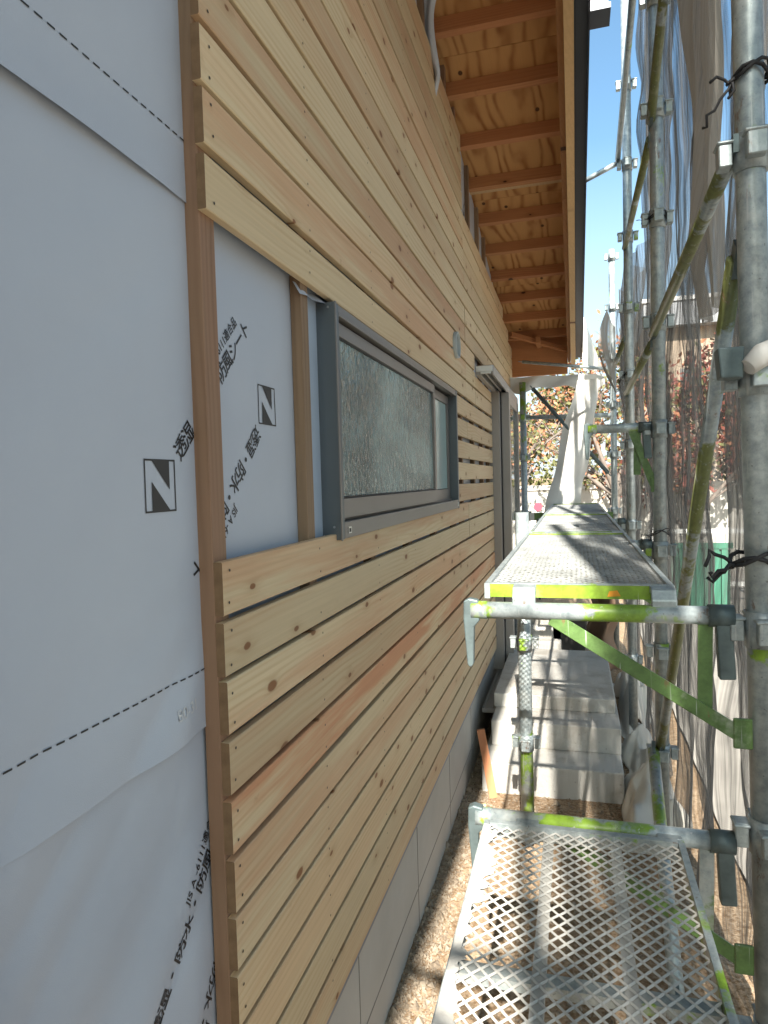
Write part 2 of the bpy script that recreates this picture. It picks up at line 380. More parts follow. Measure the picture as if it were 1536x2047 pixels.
# gravel along the foundation (uncountable)
gm = MB()
rs = random.Random(3)
def pebble(m, c, r):
    n = len(m.v); vs = [(1, 0, 0), (-1, 0, 0), (0, 1, 0), (0, -1, 0), (0, 0, 1), (0, 0, -1)]
    q = Matrix.Rotation(rs.random()*6, 3, 'Z') @ Matrix.Rotation(rs.random()*6, 3, 'X')
    k = Vector((rs.uniform(.7, 1.3), rs.uniform(.7, 1.3), rs.uniform(.5, .9)))*r
    m.v += [tuple(Vector(c)+q @ Vector((v[0]*k.x, v[1]*k.y, v[2]*k.z))) for v in vs]
    for f in ((0, 2, 4), (2, 1, 4), (1, 3, 4), (3, 0, 4), (2, 0, 5), (1, 2, 5), (3, 1, 5), (0, 3, 5)):
        m.f.append(tuple(n+i for i in f)); m.sm.append(False)
for i in range(9000):
    y = rs.uniform(.7, 3.9); x = -.02+abs(rs.gauss(0, .07)) if i < 5200 else rs.uniform(0, .95)
    r = rs.uniform(.003, .009)*(2.2 if rs.random() < .03 else 1); pebble(gm, (x, y, gz(x, y)+r*.2), r)
pebm = plain('pebbles', (.22, .165, .115), .9, 0, .2, nz=.4, ns=30, c2=(.36, .30, .23))
gm.build('gravel', pebm, kind='stuff', label='small loose pebbles and grit on the sandy ground by the foundation', category='gravel')

# ================================================================= HOUSE
house = thing('house', 'new house under construction with pale pine cladding boards, white membrane and a grey window', 'house')
XS = -.037                      # membrane plane
Y1 = 6.43                       # far corner
RB, RS = 4.215, .22             # underside of the rafters: z = RB - RS*y
def rz(y): return RB-RS*y
body = MB()
def wallpiece(y0, y1, z0, z1): body.box(-.16, -.060, y0, y1, z0, z1)
wallpiece(-4, 1.50, .35, 2.6); wallpiece(3.185, 4.72, .35, 2.6); wallpiece(1.5, 3.185, .35, 1.47); wallpiece(1.5, 3.185, 2.013, 2.6)
wallpiece(4.72, 5.55, 2.25, 2.6); wallpiece(5.55, Y1-.04, .35, 2.6)
n = len(body.v)
body.prism([(-4, 2.6), (Y1-.04, 2.6), (Y1-.04, rz(Y1)+.05), (-4, rz(-4)+.05)], -.16, -.060, axis='x')
body.box(-5, -.16, Y1-.15, Y1-.04, .0, 2.6)           # end wall
body.build('wall_core', MORT, house)
room = MB(); room.box(-1.6, -1.55, .5, 5.9, .3, 2.6); room.box(-1.6, -.16, .5, 5.9, .28, .31); room.box(-1.6, -.16, .5, 5.9, 2.6, 2.63); room.box(-1.6, -.16, .45, .5, .3, 2.6); room.box(-1.6, -.16, 5.9, 5.95, .3, 2.6)
room.build('room_lining', ROOM, house)

# --- foundation
fd = MB(); fd.box(-.30, -.022, -4, Y1-.06, -.4, .41); fo = fd.build('foundation', MORT, house)
fj = MB()
for yy in (1.62, 2.30, 2.95, 3.6): fj.box(-.023, -.0205, yy, yy+.003, .0, .405)
fj.box(-.0235, -.0208, -4, 3.9, .135, .139)
fj.build('joint', MORD, fo)
ff_ = MB(); ff_.box(-.03, -.012, -4, 4.7, .402, .412); ff_.box(-.014, -.011, -4, 4.7, .385, .412); ff_.build('drip_flashing', FLSH, house)

# --- membrane in three lapped strips
def memb(z0, z1f, x, y0, y1, wr, seed, lift):
    m = MB(); nu, nv = 300, 60
    def fn(u, v):
        y = y0+(y1-y0)*u**1.9; zt = z1f(y); z = z0+(zt-z0)*v
        lo = wr*(1+5*max(0, min(1, (1.50-z)/.22))) if wr < .004 and seed == 23 else wr
        k = noise.noise(((y+z)*1.4, (z-y*.8)*6.5, seed))*lo+noise.noise(((y+z)*2.4, (z-y*.7)*11, seed+3))*lo*.16
        e = max(0, 1-(z-z0)/.09); k2 = e*e*(.0035+lift*max(0, noise.noise((y*2.3, seed, 1))+.25))
        damp = 1.
        for by in BATY: damp = min(damp, min(1, abs(y-by-.022)/.09))
        if y < .9: damp = max(damp, .6)
        return (x+(abs(k)+k2)*damp, y, z)
    m.grid(fn, nu, nv); return m
BATY = [.05, .5-.01, .955, 1.357, 1.82, 2.275, 2.73, 3.20, 3.46, 3.90, 4.29, 4.62, 5.60, 5.95, 6.36]
BATY[1] = .463
def hole(m):      # open the membrane for window and door
    keep = []
    for f in m.f:
        c = [sum(m.v[i][k] for i in f)/4 for k in range(3)]
        if 1.50 < c[1] < 3.19 and 1.47 < c[2] < 2.01: continue
        if 4.72 < c[1] < 5.55 and c[2] < 2.2: continue
        keep.append(f)
    m.f = keep; m.sm = [True]*len(keep); return m
s3 = hole(memb(.40, lambda y: 1.30, XS-.009, .30, Y1, .019, 11, 0)).build('membrane_sheet', MEMB, house)
s2 = hole(memb(1.213, lambda y: 2.14, XS-.0035, .30, Y1, .0022, 23, .002)).build('membrane_sheet', MEMB, house)
s1 = memb(2.044, lambda y: rz(y)+.03, XS-.001, .30, Y1, .002, 5, .012).build('membrane_sheet', MEMB, house)
MB().box(XS-.005, XS-.003, -4, .30, .4, 4.6).build('membrane_sheet', MEMB, house)

from mathutils.bvhtree import BVHTree
TREES = {}
def onto(me, par, lift=.0009):
    if par.name not in TREES: TREES[par.name] = BVHTree.FromPolygons([v.co.copy() for v in par.data.vertices], [tuple(p.vertices) for p in par.data.polygons])
    for v in me.vertices:
        h = TREES[par.name].ray_cast(Vector((1, v.co.y, v.co.z)), Vector((-1, 0, 0)))
        if h[0] is not None: v.co.x = h[0].x+lift
def text(body_, size, y, z, ang, par, mat=INK, sx=1.0, xo=.0045, name='printed_text', align='LEFT'):
    cu = bpy.data.curves.new(name, 'FONT'); cu.body = body_; cu.size = size; cu.align_x = align; cu.align_y = 'CENTER'; cu.resolution_u = 3; cu.offset = .006*size
    o = bpy.data.objects.new(name, cu); col.objects.link(o)
    bpy.context.view_layer.update()
    me = bpy.data.meshes.new_from_object(o); bpy.data.objects.remove(o)
    a = R(ang); X = XS+xo
    import bmesh
    b_ = bmesh.new(); b_.from_mesh(me); n0 = list(b_.verts)+list(b_.edges)+list(b_.faces)
    for k in (1, -1):
        d_ = bmesh.ops.duplicate(b_, geom=n0)
        for q in d_['geom']:
            if isinstance(q, bmesh.types.BMVert): q.co.x += k*size*.008; q.co.y += k*size*.006; q.co.z += k*.00006
    bmesh.ops.triangulate(b_, faces=b_.faces); b_.to_mesh(me); b_.free()
    for v in me.vertices:
        lx, ly = v.co.x*sx, v.co.y
        v.co = (X, y+lx*math.cos(a)-ly*math.sin(a), z+lx*math.sin(a)+ly*math.cos(a))
    onto(me, par); me.materials.clear(); me.materials.append(mat)
    return link(name, me, par)
MAIN = '透湿・防水・防風シート'; JIS = 'JIS A -6111適合品'
def string(y, z, ang, par, jo, xo=.0045):
    # y,z = centre of first glyph; the JIS line runs above the main line
    a = R(ang); s = .0318
    for i, ch in enumerate(MAIN):
        text(ch, s*1.12, y+i*s*math.cos(a), z+i*s*math.sin(a), ang, par, align='CENTER', xo=xo)
    ux, uz = math.cos(a), math.sin(a)
    text(JIS, .0218, y+jo*ux-.032*uz, z+jo*uz+.032*ux, ang, par, sx=.89, xo=xo)
string(.917, 1.660, 45, s2, .156)
string(1.170, 1.695, 225, s2, .156)
string(.795, .835, 45, s3, .150)
string(1.02, .868, 225, s3, .156)
string(3.70, 2.93, 45, s1, .156)
text('80-31', .026, .865, 1.258, 3, s2, mat=INKF, xo=.007)
def logo(y, z, s, par):
    m = MB(); X = XS+.0042
    P = lambda a, b: (X, y+a*s, z+b*s)
    t = .035
    for (a0, a1, b0, b1) in ((0, 1, 0, t), (0, 1, 1-t, 1), (0, t, t, 1-t), (1-t, 1, t, 1-t)):
        m.quad(P(a0, b0), P(a1, b0), P(a1, b1), P(a0, b1))
    m.v += [P(.24, .97), P(.80, .97), P(.80, .42)]; n = len(m.v); m.f.append((n-3, n-2, n-1)); m.sm.append(False)
    m.v += [P(.22, .03), P(.79, .03), P(.22, .58)]; n = len(m.v); m.f.append((n-3, n-2, n-1)); m.sm.append(False)
    me = m.mesh('printed_logo'); me.materials.append(INK)
    import bmesh
    b_ = bmesh.new(); b_.from_mesh(me); bmesh.ops.triangulate(b_, faces=b_.faces); bmesh.ops.subdivide_edges(b_, edges=b_.edges, cuts=5, use_grid_fill=True); b_.to_mesh(me); b_.free()
    onto(me, par); link('printed_logo', me, par)
logo(.820, 1.565, .077, s2); logo(1.186, 1.718, .076, s2)
for zz, par, xo in ((2.139, s1, .005), (1.308, s2, .0045)):
    m = MB(); y = .30
    while y < .955:
        m.quad((XS+xo, y, zz-.0012), (XS+xo, y+.0125, zz-.0012), (XS+xo, y+.0125, zz+.0012), (XS+xo, y, zz+.0012)); y += .0195
    me = m.mesh('printed_dashes'); me.materials.append(INK); onto(me, par); link('printed_dashes', me, par)

# --- vertical furring strips
fur = {}
for y in BATY:
    segs = [(.40, rz(y)+.02)]
    if 1.5 < y < 3.19: segs = [(.40, 1.462), (2.03, rz(y)+.02)]
    if 4.72 < y < 5.55: segs = [(2.25, rz(y)+.02)]
    if y < .9: segs = [(.30, 4.0)]
    for a, b in segs:
        z0, z1 = a, b
        wv = .040
        p = [(XS-.002, y), (XS-.002, y+wv), (-.0165, y+wv), (-.0152, y+wv-.0015), (-.0152, y+.0015), (-.0165, y)]
        if y == .955:
            p = [(XS-.004, y), (XS-.004, y+.045), (-.0165, y+.045), (-.0152, y+.0435), (-.0152, y+.0015), (-.0165, y)]
        o = MB().prism(p, z0, z1, axis='z').build('furring_strip', LAMW, house); o.color = (random.random()*.35, random.uniform(.9, 1.15), 0, 1)

# --- horizontal cladding boards
rows = []
P1 = .0975
for k in range(11): rows.append((1.48-P1*k-.0862, 1.48-P1*k, 'low'))
for k in range(5): rows.append((1.493+.1085*k, 1.493+.1085*k+.0855, 'mid'))
for k in range(14): rows.append((2.031+.0965*k, 2.031+.0965*k+.0845, 'up'))
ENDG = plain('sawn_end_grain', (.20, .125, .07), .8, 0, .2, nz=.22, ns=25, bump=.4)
nails = MB()
def nail(y, z, x=.0006):
    n = len(nails.v); r = .0027
    nails.v.append((x, y, z))
    for i in range(6): nails.v.append((x, y+r*math.cos(i*1.047), z+r*math.sin(i*1.047)))
    for i in range(6): nails.f.append((n, n+1+i, n+1+(i+1) % 6)); nails.sm.append(False)
def board(y0, y1, z0, z1, red=0., lt=1., tw=None):
    rr = random
    x1 = rr.uniform(-.0008, .0008); c = .0016
    jy = rr.uniform(-.002, .002) if y0 < 1 else 0
    y0 += jy
    m = MB(); dz0, dz1 = rr.uniform(-.0018, .0018), rr.uniform(-.0018, .0018)
    prof = [(-.015, z0), (x1-c, z0), (x1, z0+c), (x1, z1-c), (x1-c, z1), (-.015, z1)]
    nseg = max(1, int((y1-y0)/.7)); k = len(prof)
    for i in range(nseg+1):
        t = i/nseg; y = y0+(y1-y0)*t; b = .0032*noise.noise((y*.8, z0*13, 3)) if 0 < i < nseg else 0
        for a, z in prof: m.v.append((a+(b*.6 if a > -.01 else 0), y-y0, z-z0+dz0*(1-t)+dz1*t+b))
    for i in range(nseg):
        for j in range(k):
            a, b2 = i*k+j, i*k+(j+1) % k; m.f.append((a, b2, b2+k, a+k)); m.sm.append(False)
    m.f.append(tuple(range(k))[::-1]); m.f.append(tuple(nseg*k+j for j in range(k))); m.sm += [False, False]
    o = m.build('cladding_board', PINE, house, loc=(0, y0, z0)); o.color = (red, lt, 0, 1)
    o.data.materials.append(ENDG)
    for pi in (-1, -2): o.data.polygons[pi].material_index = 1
    for by in BATY:
        if y0-.03 < by < y1:
            yy = min(max(by+.02, y0+.009), y1-.009)
            for zz in (z0+.018, z1-.018):
                if rr.random() < .93: nail(yy+rr.uniform(-.004, .004), zz+rr.uniform(-.005, .005), x1+.0012)
    return o
RED = {('low', 3): .25, ('low', 4): .95, ('low', 6): .35, ('up', 2): .15, ('low', 8): .2, ('up', 10): .3}
cnt = {}
for (z0, z1, kd) in rows:
    k = cnt.get(kd, 0); cnt[kd] = k+1
    red = RED.get((kd, k), random.choice([0, 0, .15, .3, .45]))
    lt = random.uniform(.88, 1.08)
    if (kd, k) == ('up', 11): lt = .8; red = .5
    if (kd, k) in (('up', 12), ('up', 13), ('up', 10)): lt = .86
    seam = 3.56+random.uniform(-.006, .006)
    if kd == 'low' and k > 8: seam = 3.62
    ends = []
    if kd == 'low':
        ends = [(.956, seam), (seam+.002, 4.70)]
    elif kd == 'mid':
        ends = [(3.195, 4.70)] if k not in (3, 4) else [(3.195, seam), (seam+.002, 4.70)]
    else:
        ye = min(Y1, (RB-z1)/RS+.03)
        if k >= 10: ends = [(.950, 3.55+random.uniform(-.008, .008))]
        elif k >= 7 or k == 0 or k == 4: ends = [(.950, seam if k else 3.56), ((seam if k else 3.56)+.002, ye)]
        else: ends = [(.950, seam), (seam+.002, ye)]
        if k == 0: ends = [(.950, seam), (seam+.002, 4.70 if False else ye)]
    # short board across above the door only where the row clears the head rail
    for i, (a, b) in enumerate(ends):
        if b-a < .05: continue
        if kd == 'mid' or (kd == 'low'):
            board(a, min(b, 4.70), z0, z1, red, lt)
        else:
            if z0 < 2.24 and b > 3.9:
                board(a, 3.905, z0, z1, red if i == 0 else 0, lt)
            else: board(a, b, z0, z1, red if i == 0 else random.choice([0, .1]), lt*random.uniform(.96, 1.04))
nails.build('nail_heads', plain('nail_steel', (.035, .03, .025), .5, .3), house, kind='stuff')
# pieces beside the door, below/behind the track
for z0, z1 in ((2.0315, 2.116), (2.128, 2.2125)): board(3.907, 4.70, z0, z1-.02 if z1 > 2.2 else z1, 0, 1)

# --- window
win = MB().box(-.12, .012, 1.492, 1.522, 1.466, 2.020)
window = win.build('window', BRZ2, house)
bevel(window, .0015)
def wpart(nm, mat, *boxes, par=None):
    m = MB()
    for b in boxes: m.box(*b)
    return bevel(m.build(nm, mat, par or window), .0012, 1)
wpart('frame', BRZ2, (-.12, .012, 3.165, 3.192, 1.466, 2.020))
wpart('frame_head', BRZ, (-.12, .010, 1.5225, 3.1645, 2.002, 2.020), (-.012, .012, 1.5225, 3.1645, 1.994, 2.002))
wpart('frame_sill', BRZ, (.003, .0115, 1.5225, 3.1645, 1.467, 1.507), (-.12, .003, 1.5225, 3.1645, 1.467, 1.482), (-.024, -.020, 1.5225, 3.1645, 1.482, 1.513))
wpart('frame_lip', BRZ, (.012, .0155, 1.490, 1.4985, 1.464, 2.021))
wpart('front_sash', BRZ, (-.018, -.002, 1.5225, 2.72, 1.955, 1.988), (-.018, -.002, 1.5225, 2.72, 1.513, 1.562), (-.018, -.002, 1.5225, 1.555, 1.562, 1.955), (-.018, .000, 2.686, 2.72, 1.562, 1.955))
wpart('rear_sash', BRZ, (-.042, -.026, 2.62, 3.163, 1.952, 1.990), (-.042, -.026, 2.62, 3.163, 1.510, 1.560), (-.042, -.026, 3.122, 3.163, 1.560, 1.952))
wpart('seal', GASK, (-.014, -.004, 1.5555, 1.560, 1.5625, 1.9545), (-.014, -.004, 1.560, 2.6855, 1.5625, 1.567), (-.014, -.004, 1.560, 2.6855, 1.950, 1.9545))
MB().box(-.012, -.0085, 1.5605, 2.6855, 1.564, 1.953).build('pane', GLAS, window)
MB().box(-.036, -.032, 2.66, 3.1215, 1.562, 1.950).build('pane', FROS, window)
MB().box(.0116, .0135, 1.545, 1.566, 1.478, 1.494).build('drain_cap', SILV, window)
MB().box(.0116, .0138, 1.549, 1.562, 1.481, 1.490).build('drain_slot', GASK, window)
MB().box(.0116, .0135, 3.135, 3.155, 1.478, 1.494).build('drain_cap', SILV, window)
sc_ = MB()
for (x, z) in ((-.004, 1.497), (-.030, 1.476), (-.003, 2.008)): sc_.tube([(x, 1.492, z), (x, 1.4895, z)], .0028, 8)
sc_.build('screw', SILV, window)
MB().box(-.0525, -.051, 2.05, 2.30, 1.655, 1.80).build('backing_label', LBLW, window)
MB().box(-.0508, -.0495, 2.075, 2.275, 1.675, 1.785).build('orange_label', LBL, window)
MB().box(XS-.001, -.0335, 1.405, 1.492, 1.45, 2.025).build('flashing_tape', TAPE, house)
fl = MB()
def flf(u, v):
    y = 1.345+.165*u; z = 2.030-.028*v*(1-.55*u); return (-.028+.016*v+.004*math.sin(u*9), y, z)
fl.grid(flf, 14, 6); fl.build('tape_flap', MEMB, house)

# --- door with its overhung track
door = MB().box(.060, .112, 4.770, 4.850, .290, 2.195).build('door', BRZD, house)
def dpart(nm, mat, *b):
    m = MB()
    for q in b: m.box(*q)
    return bevel(m.build(nm, mat, door), .0015, 1)
dpart('door_frame', BRZD, (-.10, .052, 4.706, 4.752, .27, 2.20), (-.10, .052, 5.60, 5.64, .27, 2.20))
dpart('seal', GASK, (.0, .058, 4.7525, 4.769, .29, 2.19))
dpart('stile', BRZD, (.072, .112, 5.52, 5.59, .290, 2.195))
dpart('rail', BRZD, (.078, .106, 4.855, 5.52, .290, .36), (.078, .106, 4.855, 5.52, 2.13, 2.195))
MB().box(.088, .093, 4.853, 5.522, .358, 2.132).build('pane', GLAC, door)
MB().box(-.10, -.06, 4.76, 5.6, .27, 2.2).build('inner_panel', ROOM, door)
dpart('head_track', BRZD, (.0, .10, 3.92, 5.66, 2.232, 2.252), (.0, .03, 3.92, 5.66, 2.198, 2.232), (.052, .062, 3.92, 5.66, 2.205, 2.232), (.094, .104, 3.92, 5.66, 2.197, 2.252))
dpart('track_end_cap', SILV, (.004, .100, 3.913, 3.9195, 2.215, 2.249), (.03, .09, 3.913, 3.9195, 2.202, 2.215))
dpart('sill_track', BRZD, (.0, .118, 3.90, 5.66, .236, .262), (.012, .02, 3.90, 5.66, .262, .270), (.058, .066, 3.90, 5.66, .262, .272))
dpart('sill_edge', SILV, (.1185, .126, 3.90, 5.66, .228, .280))
dpart('sill_sticker', LBLW, (.070, .098, 3.96, 4.02, .2615, .2635))

# --- vent pipe stub
v = MB()
def ring(m, x0, x1, cy, cz, ro, ri, n=28):
    b = len(m.v)
    for x, r in ((x0, ro), (x1, ro), (x1, ri), (x0, ri)):
        for i in range(n): t = 2*math.pi*i/n; m.v.append((x, cy+r*math.cos(t), cz+r*math.sin(t)))
    for j in range(4):
        for i in range(n):
            a = b+j*n+i; c = b+j*n+(i+1) % n; d = b+((j+1) % 4)*n+i; e = b+((j+1) % 4)*n+(i+1) % n
            m.f.append((a, c, e, d)); m.sm.append(j in (0, 2))
ring(v, -.012, .018, 3.235, 2.243, .062, .055)
vs = v.build('vent_pipe', plain('grey_pvc', (.36, .40, .40), .45), house)
v = MB(); b = 0; v.tube([(-.01, 3.235, 2.243), (.004, 3.235, 2.243)], .055, 28); v.build('vent_cap', plain('vent_grey', (.30, .34, .33), .6), vs)

# --- roof
roof = MB()
XE = .50
prof = None
def slab(m, x0, x1, y0, y1, a, b):      # follows the roof slope, a..b above the rafter underside
    m.box(x0, x1, y0, y1, RB+a, RB+b, sh=-RS); return m
slab(roof, -5, .60, -7, Y1+.03, .085, .12)
roof_o = roof.build('roof', BLKM, house)
RD = .066
yr = []
y = 3.04-.357*20
while y < 6.3: yr.append(y); y += .357
edges = [-7.0]+[3.22+1.09*i for i in range(-6, 4)]
edges = sorted(e for e in edges if e < Y1)+[Y1]
for a, b in zip(edges[:-1], edges[1:]):
    m = MB(); m.box(-.16, XE+.02, 0, b-a-.003, 0, .018, sh=-RS); m.build('plywood_sheet', PLY, roof_o, loc=(0, a, RB-RS*a+RD))
for i, y in enumerate(yr):
    m = MB(); m.box(-.16, XE-.004, 0, .034, 0, RD-.001, sh=-RS); o = m.build('rafter', RAFT, roof_o, loc=(0, y-.034, RB-RS*(y-.034)))
    o.color = (random.random()*.6, random.uniform(.8, 1.12), 0, 1)
    if 2.5 < y < 2.8 or 4.0 < y < 4.3:
        m = MB(); m.box(-.16, XE-.001, 0, .030, 0, RD-.006, sh=-RS); o = m.build('rafter', FASW, roof_o, loc=(0, y, RB-RS*y+.004)); o.color = (0, .8, 0, 1)
for a, b in ((-7, 1.0), (1.002, 4.02), (4.022, Y1-.032)):
    m = MB(); m.box(XE-.003, XE+.024, 0, b-a, -.17, .084, sh=-RS); o = m.build('rim_board', RIMW, roof_o, loc=(0, a, RB-RS*a)); o.color = (.3, random.uniform(.85, 1.1), 0, 1)
    m = MB(); m.box(XE+.025, XE+.064, 0, b-a+.03, -.225, .06, sh=-RS); o = m.build('fascia_board', FASW, roof_o, loc=(0, a, RB-RS*a)); o.color = (0, 1, 0, 1)
m = MB(); slab(m, XE+.066, XE+.117, -7, Y1-.01, -.13, .14); slab(m, XE+.117, XE+.122, -7, Y1-.01, -.125, .06); m.build('metal_fascia', BLKM, roof_o)
m = MB(); slab(m, XE+.1222, XE+.127, -7, Y1-.01, -.165, -.12); m.build('fascia_drip', BLKM, roof_o)
# far end of the eave
zr = rz(Y1)
m = MB(); m.box(-.05, XE-.004, Y1-.03, Y1, zr-.265, zr+.083); m.build('end_board', RAFT, roof_o).color = (.2, 1.15, 0, 1)
m = MB(); m.bar((.02, Y1-.36, zr+.06), (XE-.01, Y1-.06, zr-.06), .05, .034, (0, 0, 1)); m.build('diagonal_brace', RAFT, roof_o).color = (.4, 1, 0, 1)
m = MB(); m.box(.23, .27, Y1-.30, Y1-.031, zr-.02, zr+.03); m.build('blocking', RAFT, roof_o).color = (.4, 1, 0, 1)
MB().box(-.045, .0, Y1-.02, Y1, .40, zr-.10).build('corner_board', PINE, house).color = (0, 1, 0, 1)
m = MB(); m.box(XE+.128, .712, 3.20, 3.30, 3.645, 3.70); m.box(XE+.128, .722, 3.18, 3.31, 3.622, 3.645); m.build('gutter_end', BLKM, roof_o)
# loose membrane flap at the head of the wall
m = MB()
def fp(u, v):
    return (-.03+.07*v*(1-.5*u)+.012*math.sin(u*7+v*3), 2.70+.16*u+.05*v+.02*math.sin(v*6), 3.62-.32*u-.10*v+.02*math.sin(u*8))
m.grid(fp, 16, 8); m.build('membrane_flap', MEMB, house)

# ================================================================= CONCRETE STEPS
steps = thing('concrete_steps', 'bare grey concrete steps rising to a landing beside the door', 'steps', (.4, 3.4, 0))
def stp(nm, x0, x1, y0, y1, z0, z1):
    m = MB(); nx, ny = 24, 10
    m.box(x0-.4, x1-.4, y0-3.4, y1-3.4, z0, z1); o = m.build(nm, CONC, steps); bevel(o, .006, 2); return o
stp('step', .06, .752, 3.405, 4.93, -.1, .152)
stp('step', .085, .754, 3.632, 4.93, .152, .289)
stp('landing', .075, .738, 3.858, 4.93, .289, .369)

# ================================================================= SCAFFOLD
XP = .868                         # outer post line
PR = .0275
def post(x, y, z0, z1, label, r=PR, mat=GALV, coup=(), lean=0.):
    t = thing('scaffold_post', label, 'scaffold post', (x, y, z0), 'upright scaffold posts')
    MB().tube([(0, 0, 0), (0, 0, z1-z0)], r, 20).build('tube', mat, t)
    t.rotation_euler = (0, lean, 0)
    for zc in coup:
        z = zc-z0
        m = MB(); m.tube([(0, 0, z-.035), (0, 0, z+.035)], r*1.16, 20)
        c = m.build('collar', mat, t)
        for dx, dy in ((-1, 0), (1, 0), (0, -1), (0, 1)):
            m = MB(); a, b = (.012, .017) if dx else (.017, .012)
            cx, cy = dx*(r+.019), dy*(r+.019)
            m.box(cx-a, cx+a, cy-b, cy+b, z-.022, z+.026); m.box(cx-a*1.25, cx+a*1.25, cy-b*1.25, cy+b*1.25, z+.019, z+.025)
            bevel(m.build('wedge_pocket', mat, c), .002, 1)
    return t
mains = [(1.45, 'nearest thick galvanised scaffold post at the right edge of the picture'),
         (2.90, 'second scaffold post on the mesh side, where the far diagonal pipe ends'),
         (4.35, 'third scaffold post on the mesh side, slim, lime flecked near its foot'),
         (6.10, 'furthest scaffold post on the mesh side, at the end frame')]
for i, (y, lb) in enumerate(mains):
    post(XP+(.040 if i == 0 else 0), y, .03, 3.5 if i == 3 else 4.9, lb, r=.0262, mat=(GALV, GALV, GALV, GALV)[i], lean=-.018 if i == 0 else 0, coup=[c_ for c_ in (.47, .885, 1.295, 1.78, 2.20, 2.60, 3.02, 3.44, 3.9) if i != 3 or c_ < 3.45])
post(.325, 2.90, .03, 1.455, 'sunlit white looking scaffold post standing below the walkway on the steps side', mat=GALG, coup=(.47, .9))
post(.113, 6.10, .03, 2.44, 'dark green scaffold post by the door at the end frame', mat=GALG, coup=(1.28, 1.78, 2.13))
post(XP, -.9, .03, 4.9, 'unseen scaffold post just behind the viewpoint, added to cast a stripe of shade', mat=GALV)  # unseen post, added for the shadow it throws along the walkway
post(XP, -3.0, .03, 4.9, 'unseen scaffold post well behind the viewpoint, added to cast a stripe of shade', mat=GALV)  # likewise unseen and added for its shadow stripe

def pipe(name, p, q, r, mat, label, cat, group=None, ends=True):
    p, q = Vector(p), Vector(q)
    t = thing(name, label, cat, tuple(p), group)
    MB().tube([(0, 0, 0), tuple(q-p)], r, 16).build('tube', mat, t)
    if ends:
        d = (q-p).normalized()
        for e in (Vector((0, 0, 0)), q-p):
            s_ = 1 if e.length == 0 else -1
            m = MB(); m.bar(e-d*s_*.03, e+d*s_*.035, r*2.1, .012, (1, 0, 0)); m.build('end_plate', FORG, t)
    return t
BG = 'diagonal scaffold braces along the mesh'
pipe('scaffold_brace', (.842, 1.46, 2.215), (.846, 2.88, 2.15), .0165, BRAC, 'olive diagonal pipe falling from the nearest post coupler to the second post', 'scaffold brace', BG)
pipe('scaffold_brace', (.852, 1.49, 2.02), (.858, 2.87, .50), .0175, BRAC, 'long dark diagonal pipe in front of the mesh, nearest post to foot of second', 'scaffold brace', BG)
pipe('scaffold_brace', (.845, 2.92, 2.12), (.848, 4.33, 2.09), .016, BRAC, 'diagonal pipe between the second and third posts at head height', 'scaffold brace', BG)
pipe('scaffold_brace', (.845, 4.37, 2.42), (.848, 6.08, 2.45), .016, BRAC, 'short far diagonal pipe between the third post and the end frame', 'scaffold brace', BG)
pipe('scaffold_brace', (.85, 2.06, 3.40), (.846, 2.89, 2.97), .017, BRAC, 'upper olive diagonal pipe passing out of the top of the picture to the second post', 'scaffold brace', BG)
pipe('scaffold_brace', (.846, 2.92, 2.92), (.848, 4.33, 2.95), .016, BRAC, 'high diagonal pipe between the second and third posts against the sky', 'scaffold brace', BG)
pipe('scaffold_brace', (.80, 2.0, .10), (.83, 2.86, .49), .022, GALG, 'stout lime flecked pipe slanting near the ground below the near walkway', 'scaffold brace', BG)
pipe('guard_rail', (.80, 2.3, 3.70), (.815, 4.33, 3.47), .0155, GALV, 'pale guard rail pipe high up, silhouetted against the blue sky', 'guard rail')
pipe('tie_pipe', (.60, 4.42, 3.40), (.84, 4.38, 3.48), .015, GALV, 'short pipe reaching from the eave to the third post against the sky', 'scaffold pipe')
pipe('end_rail', (.113, 6.10, 2.13), (XP, 6.10, 2.115), .019, GALV, 'upper horizontal rail closing the far end of the walkway', 'scaffold rail', 'end frame rails')
pipe('end_rail', (.113, 6.10, 2.62), (XP, 6.10, 2.50), .014, GALV, 'top thin horizontal rail of the end frame just under the eave level', 'scaffold rail', 'end frame rails')
pipe('end_brace', (.20, 6.08, 2.38), (.82, 6.08, 1.62), .017, FORG, 'dark diagonal pipe crossing the end frame of the scaffold', 'scaffold brace')
tb = thing('toe_board', 'green and dark striped toe board at the far end of the walkway', 'toe board', (.49, 6.0, 1.26))
m = MB(); m.box(-.40, .36, -.012, .012, -.03, .035); m.build('board', GRNB, tb)
for i in range(6):
    m = MB(); m.box(-.33+i*.12, -.29+i*.12, -.014, -.0125, -.03, .035); m.build('stripe', CAPW, tb)

